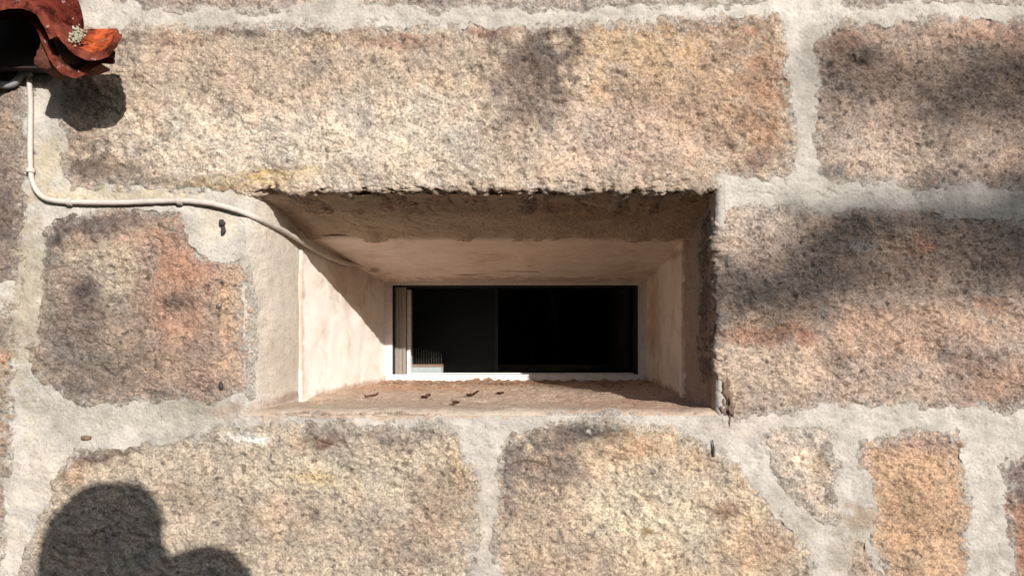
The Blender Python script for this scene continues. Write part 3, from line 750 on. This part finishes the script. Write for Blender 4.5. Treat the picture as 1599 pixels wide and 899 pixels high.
# ------------------------------------------------------------------ ROOF EAVE
eave = empty('roof_eave', W(20, 60, -60))
tag(eave, 'dark red clay roof tiles jutting out from the wall, one orange inside, spotted with lichen', 'roof')
def loft_tile(front, back, d0, d1, thick, colfn, seed, rag=1.0, n_len=20, sub=12):
    """clay tile: lip outline seen at the front end and at the back end, upper face, with real thickness"""
    def prof(q, d):
        p = np.array([a[:2] for a in spline([(*a, 0) for a in q], sub)])
        k = 1 + d / DP
        return (p - np.array([CX, CY])) * k + np.array([CX, CY])
    f = prof(front, d0); g = prof(back, d1)
    rng = np.random.default_rng(seed)
    rows = []; cols = []
    n1 = len(f)
    for i in range(n_len):
        t = i / (n_len - 1)
        d = d0 + (d1 - d0) * t
        pr = f * (1 - t) + g * t
        tg = np.gradient(pr, axis=0); tg /= np.linalg.norm(tg, axis=1, keepdims=True)
        nm = np.stack([-tg[:, 1], tg[:, 0]], 1)
        th = thick + 0.15 * smp(G2, pr[:, 0] * 2 + seed * 90, pr[:, 1] * 2)[:, None]
        loop = np.concatenate([pr, (pr + nm * th)[::-1]])
        top = np.r_[np.ones(n1), np.zeros(n1)]
        n = len(loop)
        w = rag * np.exp(-t * 9)
        dj = smp(G2, loop[:, 0] * 1.5 + 100 * seed, loop[:, 1] * 1.5) * 0.5 * w
        x = loop[:, 0] + 0.1 * smp(G2, loop[:, 0] + 7, loop[:, 1] + d) * rag
        y = loop[:, 1] + 0.1 * smp(G2, loop[:, 0] + 90, loop[:, 1] + d) * rag
        # the free side edge is chipped
        e = np.r_[np.linspace(0, 1, n1), np.linspace(1, 0, n1)]
        x = x + sstep(0.85, 1.0, e) * 1.4 * rag * smp(G4, d * 2.5 + e * 0 + 40 * seed, y)
        rows.append(np.stack([x, y, d + dj], 1)); cols.append(colfn(loop[:, 0], loop[:, 1], top, t))
    P = np.array(rows); C = np.array(cols); n = P.shape[1]
    bm = bmesh.new()
    cl = bm.verts.layers.float_color.new('col')
    vs = [[bm.verts.new(W(*P[i, j])) for j in range(n)] for i in range(n_len)]
    for i in range(n_len):
        for j in range(n): vs[i][j][cl] = (*C[i, j], 1)
    for i in range(n_len - 1):
        for j in range(n):
            bm.faces.new((vs[i][j], vs[i][(j + 1) % n], vs[i + 1][(j + 1) % n], vs[i + 1][j]))
    h = n // 2
    for i in (0, n_len - 1):
        for j in range(h - 1):
            bm.faces.new((vs[i][j], vs[i][j + 1], vs[i][n - 2 - j], vs[i][n - 1 - j]))
    o = bm_obj('roof_tile', bm, M_TILE, eave, True)
    o.data.set_sharp_from_angle(angle=math.radians(40))
    return o
RED = A(112, 50, 40); BRNT = A(90, 54, 42); ORG = A(206, 100, 58); LIP = A(132, 68, 54)  # RED set dark to stand for shade lying on the tiles
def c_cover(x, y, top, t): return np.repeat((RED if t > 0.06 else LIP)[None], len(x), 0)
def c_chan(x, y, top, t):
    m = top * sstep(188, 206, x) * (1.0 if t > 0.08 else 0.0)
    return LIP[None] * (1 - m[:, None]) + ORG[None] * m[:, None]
def c_low(x, y, top, t): return np.repeat((BRNT if t > 0.06 else LIP * 0.8)[None], len(x), 0)
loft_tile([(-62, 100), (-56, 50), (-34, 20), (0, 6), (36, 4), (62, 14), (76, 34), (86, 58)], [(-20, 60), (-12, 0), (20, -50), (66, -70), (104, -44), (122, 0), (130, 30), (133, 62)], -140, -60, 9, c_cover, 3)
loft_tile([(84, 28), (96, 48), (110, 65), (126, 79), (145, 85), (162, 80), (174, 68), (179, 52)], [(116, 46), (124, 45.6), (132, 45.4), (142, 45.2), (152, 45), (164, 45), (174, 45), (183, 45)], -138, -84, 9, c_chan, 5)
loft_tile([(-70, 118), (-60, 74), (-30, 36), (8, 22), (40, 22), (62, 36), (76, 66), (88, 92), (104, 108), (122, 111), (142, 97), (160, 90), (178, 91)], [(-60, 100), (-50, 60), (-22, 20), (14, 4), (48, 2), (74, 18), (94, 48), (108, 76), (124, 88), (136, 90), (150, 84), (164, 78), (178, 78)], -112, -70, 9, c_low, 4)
# mortar bedding packed between the two layers
def slab(name, poly, d0, d1, mat, amp=2.0):
    pr = np.array([a[:2] for a in spline([(*a, 0) for a in poly + poly[:1]], 4)])[:-1]
    k = 1 + d0 / DP
    pr = (pr - np.array([CX, CY])) * k + np.array([CX, CY])
    bm = bmesh.new()
    c = pr.mean(0)
    rings = []
    for q, d in ((0.25, d0 - 2), (0.6, d0 - 1), (0.92, d0), (1.0, d0 + 5), (1.0, d1)):
        r = c + (pr - c) * q
        dz = smp(G4, r[:, 0] * 2, r[:, 1] * 2) * amp if q < 1 else np.zeros(len(r))
        rings.append([bm.verts.new(W(r[i, 0], r[i, 1], d + dz[i])) for i in range(len(r))])
    n = len(pr)
    for a, b_ in zip(rings[:-1], rings[1:]):
        for i in range(n): bm.faces.new((a[i], a[(i + 1) % n], b_[(i + 1) % n], b_[i]))
    bm.faces.new(rings[0]); bm.faces.new(rings[-1][::-1])
    return bm_obj(name, bm, mat, eave, True)
M_BED = mat_simple('mossy_bedding', A(104, 62, 46), 0.95, 90, 0.6, 0.6)
slab('bedding', [(50, 100), (58, 74), (72, 50), (88, 40), (100, 58), (120, 78), (146, 92), (136, 98), (116, 104), (96, 100), (80, 108), (62, 108)], -100, -56, M_BED)
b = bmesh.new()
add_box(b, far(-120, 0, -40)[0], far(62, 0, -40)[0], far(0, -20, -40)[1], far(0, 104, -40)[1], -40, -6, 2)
bm_obj('hollow_shade', b, M_DARK_BROWN, eave)  # near-black box standing for the shade in the tile hollow
bm = bmesh.new()
rng = random.Random(5)
for i in range(110):
    x = rng.gauss(121, 5.5); y = rng.gauss(53, 7.5)
    g = bmesh.ops.create_icosphere(bm, subdivisions=1, radius=1.0)
    r = rng.uniform(0.8, 2.1)
    c = far(x, y, -139 - rng.uniform(-1, 5))
    for v in g['verts']:
        q = v.co * r * rng.uniform(0.7, 1.3)
        v.co = W(c[0] + q.x, c[1] + q.z, c[2] + q.y * 0.35)
bm_obj('lichen', bm, M_LICHEN, eave, False)

# ------------------------------------------------------------------ THINGS ON THE SILL
def leaf(x, y, d, ln, wd, rot, seed, label):
    rng = random.Random(seed)
    b = bmesh.new()
    nu, nv = 9, 5
    curl = rng.uniform(.15, .7); pk = rng.uniform(.2, .6)
    vs = []
    base = W(x, y, d)
    for i in range(nu):
        t = i / (nu - 1); row = []
        for j in range(nv):
            s = (j / (nv - 1) - 0.5) * 2
            w = wd * math.sin(math.pi * min(1, t * 0.92 + 0.04)) ** 0.8
            px_ = (t - 0.5) * ln; py_ = s * w
            pz_ = rng.uniform(.3, .6) * wd * (s * s) + curl * ln * (t - pk) ** 2 + rng.uniform(-.08, .08) * wd + 1.2
            c_, s_ = math.cos(rot), math.sin(rot)
            row.append(b.verts.new(base + Vector(((px_ * c_ - py_ * s_) * S, (px_ * s_ + py_ * c_) * S, pz_ * S))))
        vs.append(row)
    for i in range(nu - 1):
        for j in range(nv - 1):
            b.faces.new((vs[i][j], vs[i + 1][j], vs[i + 1][j + 1], vs[i][j + 1]))
    bmesh.ops.solidify(b, geom=b.faces[:], thickness=0.8 * S)
    o = bm_obj('dry_leaf', b, M_LEAF, None, True)
    return tag(o, label, 'leaf', 'dry leaves on the window sill')
def sill_at(x, y):           # point of the sill seen at (x, y)
    k = (641 - CY) / (y - CY)
    return (x - CX) * k + CX, 640, (k - 1) * DP
for (x, y, ln, wd, r, lab) in ((665, 623, 17, 7, .5, 'curled brown leaf standing out darkest on the sunlit sill below the rack'), (580, 622, 24, 6, .1, 'long flat reddish leaf scrap leftmost on the sill'),
                               (738, 620, 22, 6, .2, 'long thin brown leaf right of the darkest curled leaf'), (781, 617, 15, 6, -.5, 'short curled leaf near the middle of the sill'), (712, 632, 14, 6, 1.0, 'greyish crumpled leaf scrap nearest the front edge of the sill')):
    leaf(*sill_at(x, y), ln * 1.05, wd * 1.3, r, int(x), lab)
bm = bmesh.new()
rng = random.Random(21)
def crumb(x, y, d, r):
    g = bmesh.ops.create_icosphere(bm, subdivisions=1, radius=1.0)
    ax, ay, az = rng.uniform(.6, 1.5), rng.uniform(.6, 1.3), rng.uniform(.4, .8)
    for v in g['verts']:
        q = v.co * r * rng.uniform(.75, 1.2)
        v.co = W(x + q.x * ax, y - q.z * az, d + q.y * ay)
for i in range(700):
    d = D_WIN - 6 - abs(rng.gauss(0, 1)) * 75
    if d < 20: continue
    crumb(rng.uniform(505, 1108), 639.6, d, rng.choice([.8, 1.0, 1.2, 1.6, 2.4, 3.2]))
for i in range(320):
    crumb(rng.uniform(430, 1110), 640.6, rng.uniform(30, 570), rng.choice([.7, .9, 1.2, 1.8]))
o = bm_obj('grit', bm, M_GRIT)
tag(o, 'brown crumbs of dirt scattered over the window sill', 'dirt', kind='stuff')

# ------------------------------------------------------------------ ROOM BEHIND THE WINDOW
def room():
    b = bmesh.new()
    x0, x1, y0, y1, d0, d1 = -900, 2300, -700, 1836, D_WIN + 60, 3400
    t = 40
    add_box(b, x0, x1, y0, y1, d1, d1 + t)
    add_box(b, x0 - t, x0, y0, y1, d0, d1 + t)
    add_box(b, x1, x1 + t, y0, y1, d0, d1 + t)
    add_box(b, x0 - t, x1 + t, y0 - t, y0, d0, d1 + t)
    add_box(b, x0 - t, x1 + t, y1, y1 + t, d0, d1 + t)
    # inner face of the outside wall round the window
    a0, a1, c0, c1 = FX0 - 6, FX1 + 5, FY0 - 4, FY1 + 20
    add_box(b, x0, a0, y0, y1, d0 - 2, d0 + 10)
    add_box(b, a1, x1, y0, y1, d0 - 2, d0 + 10)
    add_box(b, a0, a1, y0, c0, d0 - 2, d0 + 10)
    add_box(b, a0, a1, c1, y1, d0 - 2, d0 + 10)
    o = bm_obj('room', b, M_ROOM)
    tag(o, kind='structure')
room()
ledge = bmesh.new()
add_box(ledge, FX0 - 5, FX1 + 4, FY1 + 14, FY1 + 22, D_WIN + 61, D_WIN + 240, 1)
o = bm_obj('inner_ledge', ledge, M_ROOM2, None); tag(o, kind='structure')
k = 1 + 1400 / DP
part_o = bmesh.new()
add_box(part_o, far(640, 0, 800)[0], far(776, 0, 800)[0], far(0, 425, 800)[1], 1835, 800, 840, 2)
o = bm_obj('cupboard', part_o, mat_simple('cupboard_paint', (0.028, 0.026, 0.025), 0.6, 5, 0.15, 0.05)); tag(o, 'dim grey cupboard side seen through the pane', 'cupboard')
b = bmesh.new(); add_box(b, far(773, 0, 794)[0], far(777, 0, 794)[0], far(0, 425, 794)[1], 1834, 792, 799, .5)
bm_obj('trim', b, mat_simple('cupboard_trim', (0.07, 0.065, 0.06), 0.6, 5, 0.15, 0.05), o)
# rack with upright rods just behind the pane
rack = empty('rod_rack', W(*far(660, 582, D_WIN + 66)))
tag(rack, 'small white rack with thin upright rods behind the left end of the pane', 'rack')
DR = D_WIN + 66
bx0, bx1 = far(640, 0, DR)[0], far(690, 0, DR)[0]
part('tray', [(bx0, bx1, fy(572.5, DR), fy(583, DR), DR - 2, DR + 22)], M_RACK, rack, 1.0)
part('rail', [(bx0, bx1 + 0.5, fy(569.5, DR), fy(572, DR), DR - 3.5, DR + 24)], mat_simple('rusty_rail', (0.42, 0.24, 0.16), 0.6, 80, 0.2, 0.1), rack, .8)
for i in range(13):
    x = bx0 + 2 + (bx1 - bx0 - 4) * i / 12
    b = bmesh.new()
    add_tube(b, [W(x, fy(570, DR), DR + 8), W(x + rng.uniform(-.8, .8), fy(543 + i * .7 + rng.uniform(-1, 1), DR), DR + 8)], 0.75 * S, 6)  # rod tops cut off along the slanting shadow line
    bm_obj('rod', b, M_STEEL, rack)

# ------------------------------------------------------------------ GROUND
b = bmesh.new()
for v in ((-300, -300, 0), (300, -300, 0), (300, 300, 0), (-300, 300, 0)): b.verts.new(v)
b.faces.new(b.verts[:])
tag(bm_obj('ground', b, M_GROUND), kind='structure')

# ------------------------------------------------------------------ PHOTOGRAPHER (outside the frame, throws the shadow at lower left)
def to_world(x, y, d): return W(x, y, d)
def ray(x, y, d):            # point at distance d in front of the wall whose shadow falls at (x, y)
    return W(x + SX * d, y - SY * d, -d)
def person():
    root = empty('person', (0, 0, 0))
    dd = 1290.0
    top = ray(158, 757, dd)
    hx, hy, hz = top.x, top.y, top.z
    root.location = (hx, hy, 0)
    bpy.context.view_layer.update()
    tag(root, 'person facing the wall whose head and shoulder shadow falls on the lower left stone', 'person')
    me = bpy.data.meshes.new('body')
    H = hz
    sh = hz - 0.27
    V = []; E = []; R = []
    def add(x, y, z, r, p=None):
        V.append((hx + x, hy + y, z)); R.append(r)
        if p is not None: E.append((p, len(V) - 1))
        return len(V) - 1
    pel = add(0, 0, H * 0.53, 0.155)
    wa = add(0, 0, H * 0.62, 0.14, pel); ch = add(0, 0.01, H * 0.74, 0.155, wa); uc = add(0, 0, sh - 0.03, 0.11, ch)
    nk = add(0, 0.015, sh + 0.05, 0.075, uc)
    for s in (-1, 1):
        up = 0.165 if s > 0 else 0.05
        a = add(s * (0.19 if s > 0 else 0.16), 0, sh - 0.035 + up, 0.085, uc)
        e = add(s * 0.225, 0.06, sh - 0.24, 0.048, a)
        w = add(s * 0.17, 0.16 if s > 0 else 0.02, sh - 0.40, 0.034, e)
        hh = add(s * 0.11, 0.17 if s > 0 else 0.03, sh - 0.43, 0.036, w)
        hip = add(s * 0.10, 0, H * 0.49, 0.10, pel); kn = add(s * 0.11, 0.02, H * 0.27, 0.065, hip); an = add(s * 0.12, 0, 0.09, 0.045, kn); add(s * 0.13, 0.14, 0.04, 0.04, an)
    me.from_pydata(V, E, [])
    o = bpy.data.objects.new('body', me); link(o, root)
    sk = o.modifiers.new('skin', 'SKIN')
    for i, r in enumerate(R): me.skin_vertices[0].data[i].radius = (r, r)
    me.skin_vertices[0].data[0].use_root = True
    su = o.modifiers.new('sub', 'SUBSURF'); su.levels = 2; su.render_levels = 2
    me.materials.append(M_CLOTH)
    # head with nose, brow and chin
    def head(name, rx, ry, rz, c, mat, f):
        b = bmesh.new(); bmesh.ops.create_icosphere(b, subdivisions=4, radius=1.0)
        for v in b.verts:
            q = f(v.co.copy()); v.co = Vector((hx + c[0] + q.x * rx, hy + c[1] + q.y * ry, c[2] + q.z * rz))
        return bm_obj(name, b, mat, root, True)
    def fhead(q):
        k = 1 - 0.22 * max(0, -q.z); q.x *= k
        if q.y > 0.8: q.y += 0.16 * math.exp(-(q.x / .16) ** 2 - ((q.z + .1) / .22) ** 2)
        q.y -= 0.05 * (math.exp(-((abs(q.x) - .4) / .16) ** 2 - ((q.z - .1) / .12) ** 2) if q.y > 0 else 0)
        return q
    head('head', 0.078, 0.098, 0.122, (0, 0.02, hz - 0.135), M_SKIN, fhead)
    head('mouth', 0.022, 0.008, 0.006, (0, 0.108, hz - 0.195), mat_simple('lips', (0.30, 0.12, 0.10), 0.6, 60, 0.1, 0.05), lambda q: q)
    def fhair(q):
        q = Vector([math.copysign(abs(a) ** 0.72, a) for a in q]) * 0.93
        if q.z < -0.2: q.x *= 1 + 0.12 * (-q.z)
        if q.y > 0.35 and q.z < 0.35: q.y = 0.35
        return q
    head('hair', 0.092, 0.105, 0.135, (0, 0.0, hz - 0.135), M_HAIR, fhair)
    for s in (-1, 1):
        head('eye', 0.013, 0.010, 0.008, (s * 0.03, 0.106, hz - 0.128), M_HAIR, lambda q: q)
        head('ear', 0.014, 0.03, 0.035, (s * 0.082, 0.02, hz - 0.14), M_SKIN, lambda q: q)
        wx, wy, wz = s * 0.11, (0.17 if s > 0 else 0.03), sh - 0.43
        b = bmesh.new()
        for i in range(4):
            p0 = Vector((hx + wx - s * 0.02, hy + wy + 0.02, wz + 0.03 - i * 0.02)); ln = (.065, .075, .07, .055)[i]
            add_tube(b, [p0, p0 + Vector((-s * ln * .6, .01, 0)), p0 + Vector((-s * ln * .9, -.012, -.004))], [.009, .0085, .007], 8)
        p0 = Vector((hx + wx, hy + wy, wz + 0.03))
        add_tube(b, [p0, p0 + Vector((-s * .02, .01, .035)), p0 + Vector((-s * .035, .01, .05))], [.011, .010, .008], 8)
        bm_obj('fingers', b, M_SKIN, root, True)
    return root
person()

# ------------------------------------------------------------------ ROOF EDGE AND HEDGE, ADDED UNSEEN TO CUT SKY LIGHT
added_eave = empty('added_overhang', W(CX, -430, 0))
tag(added_eave, 'unseen tiled roof edge added above the wall to cut sky light', 'roof')
b = bmesh.new(); add_box(b, -2600, 4000, -445, -425, -520, -4, 3); bm_obj('added_soffit', b, M_DARK_BROWN, added_eave)
b = bmesh.new()
for i in range(60):
    x = -2560 + i * 108
    n = 8
    rows = []
    for d, y in ((-590, -440), (-4, -680)):
        rows.append([b.verts.new(W(x + 60 * math.cos(math.pi * k / n), y - 46 * math.sin(math.pi * k / n) - 6, d)) for k in range(n + 1)])
    for k in range(n): b.faces.new((rows[0][k], rows[0][k + 1], rows[1][k + 1], rows[1][k]))
    b.faces.new(rows[0])
o = bm_obj('added_cover_tiles', b, mat_simple('roof_clay', (0.30, 0.12, 0.07), 0.85, 20, 0.3, 0.3), added_eave, False); o['kind'] = 'stuff'
def added_hedge():
    root = empty('added_hedge', (0, -5.2, 0))  # put in out of view to dim the sky and the pane's reflection
    tag(root, 'unseen hedge standing across the yard facing the wall', 'added_hedge')
    rng = np.random.default_rng(77)
    n = 60000
    c = np.stack([rng.uniform(-9, 7, n), rng.normal(-5.2, 0.36, n), rng.uniform(0, 1, n) ** 0.7 * 2.7], 1)
    c[:, 2] *= 1 + 0.06 * np.sin(c[:, 0] * 2.1) + 0.03 * np.sin(c[:, 0] * 5.3)
    a = rng.standard_normal((n, 3)); a /= np.linalg.norm(a, axis=1, keepdims=True)
    t = np.cross(a, rng.standard_normal((n, 3))); t /= np.linalg.norm(t, axis=1, keepdims=True)
    l_ = rng.uniform(.06, .11, (n, 1)); w_ = l_ * 0.5
    V = np.stack([c + a * l_, c + t * w_, c - a * l_, c - t * w_], 1).reshape(-1, 3)
    me = bpy.data.meshes.new('foliage')
    me.from_pydata(V.tolist(), [], np.arange(4 * n).reshape(-1, 4).tolist())
    me.materials.append(M_FOLIAGE)
    o = link(bpy.data.objects.new('foliage', me), None); o.parent = root; o.location = (0, 5.2, 0)
    o['kind'] = 'stuff'
    b = bmesh.new()
    for i in range(40):
        x0 = -9 + i * 0.4
        g = bmesh.ops.create_cube(b, size=1.0)
        h = 2.2 + 0.12 * math.sin(x0 * 2.1)
        for v in g['verts']: v.co = Vector((x0 + 0.2 + v.co.x * 0.398, -5.3 + v.co.y * (0.3 + 0.1 * math.sin(i * 1.7)), h / 2 + v.co.z * h))
    o = bm_obj('hedge_core', b, M_FOLIAGE, None); o.parent = root; o.location = (0, 5.2, 0)  # solid core added so no bright specks show through in the pane
added_hedge()

# ------------------------------------------------------------------ TREE (outside the frame, its leaves dapple the right of the wall)
def tree():
    base = ray(1450, 300, 8000); 
    bx, by = base.x + 2.3, base.y - 0.3
    root = empty('tree', (bx, by, 0))
    tag(root, 'leafy tree standing in front of the wall that dapples its right side', 'tree')
    rng = random.Random(11)
    clumps = []   # (x, y, radius x, radius y, leaves)  where their shade falls
    for c in ((1410, 150, 90, 60, 44), (1470, 200, 90, 50, 34), (1330, 90, 60, 30, 14), (1590, 120, 50, 50, 60), (1230, 440, 80, 24, 75), (1160, 465, 50, 22, 45), (1310, 390, 60, 50, 66), (1330, 345, 60, 25, 45), (1440, 340, 70, 22, 60), (1560, 375, 60, 45, 110), (1605, 420, 24, 30, 40), (1590, 310, 50, 24, 55), (1720, 220, 60, 70, 90), (1740, 400, 50, 60, 70), (1760, 60, 60, 50, 70), (1900, 300, 160, 200, 300), (2100, 100, 200, 200, 300), (1960, 600, 100, 120, 100)):
        clumps.append(c)
    b = bmesh.new(); lf = bmesh.new()
    fork = Vector((bx, by, base.z - 0.15))
    add_tube(b, [Vector((bx, by, -0.1)), Vector((bx + .05, by + .04, 0.5)), Vector((bx - .06, by, 2.0)), fork], [.24, .19, .15, .11], 12)
    for (x, y, rx, ry, n) in clumps:
        d = rng.uniform(7600, 8500)
        c = ray(x, y, d)
        m = fork.lerp(c, 0.5) + Vector((rng.uniform(-.2, .2), rng.uniform(-.2, .2), rng.uniform(0, .3)))
        add_tube(b, [fork - Vector((0, 0, .15)), m, c], [.05, .025, .006], 7)
        for i in range(int(n * 0.62)):
            q = ray(x + rng.gauss(0, rx * .75), y + rng.gauss(0, ry * .75), d + rng.gauss(0, 120))
            a = Vector((rng.gauss(0, 1), rng.gauss(0, 1), rng.gauss(0, 1))).normalized()
            t = a.cross(Vector((rng.gauss(0, 1), rng.gauss(0, 1), rng.gauss(0, 1)))).normalized()
            l_, w_ = rng.uniform(.03, .05), rng.uniform(.014, .022)
            vs = [lf.verts.new(q + a * l_), lf.verts.new(q + t * w_), lf.verts.new(q - a * l_), lf.verts.new(q - t * w_)]
            lf.faces.new(vs)
    bm_obj('trunk', b, M_BARK, root, True)
    o = bm_obj('crown', lf, M_FOLIAGE, root); o['kind'] = 'stuff'
tree()
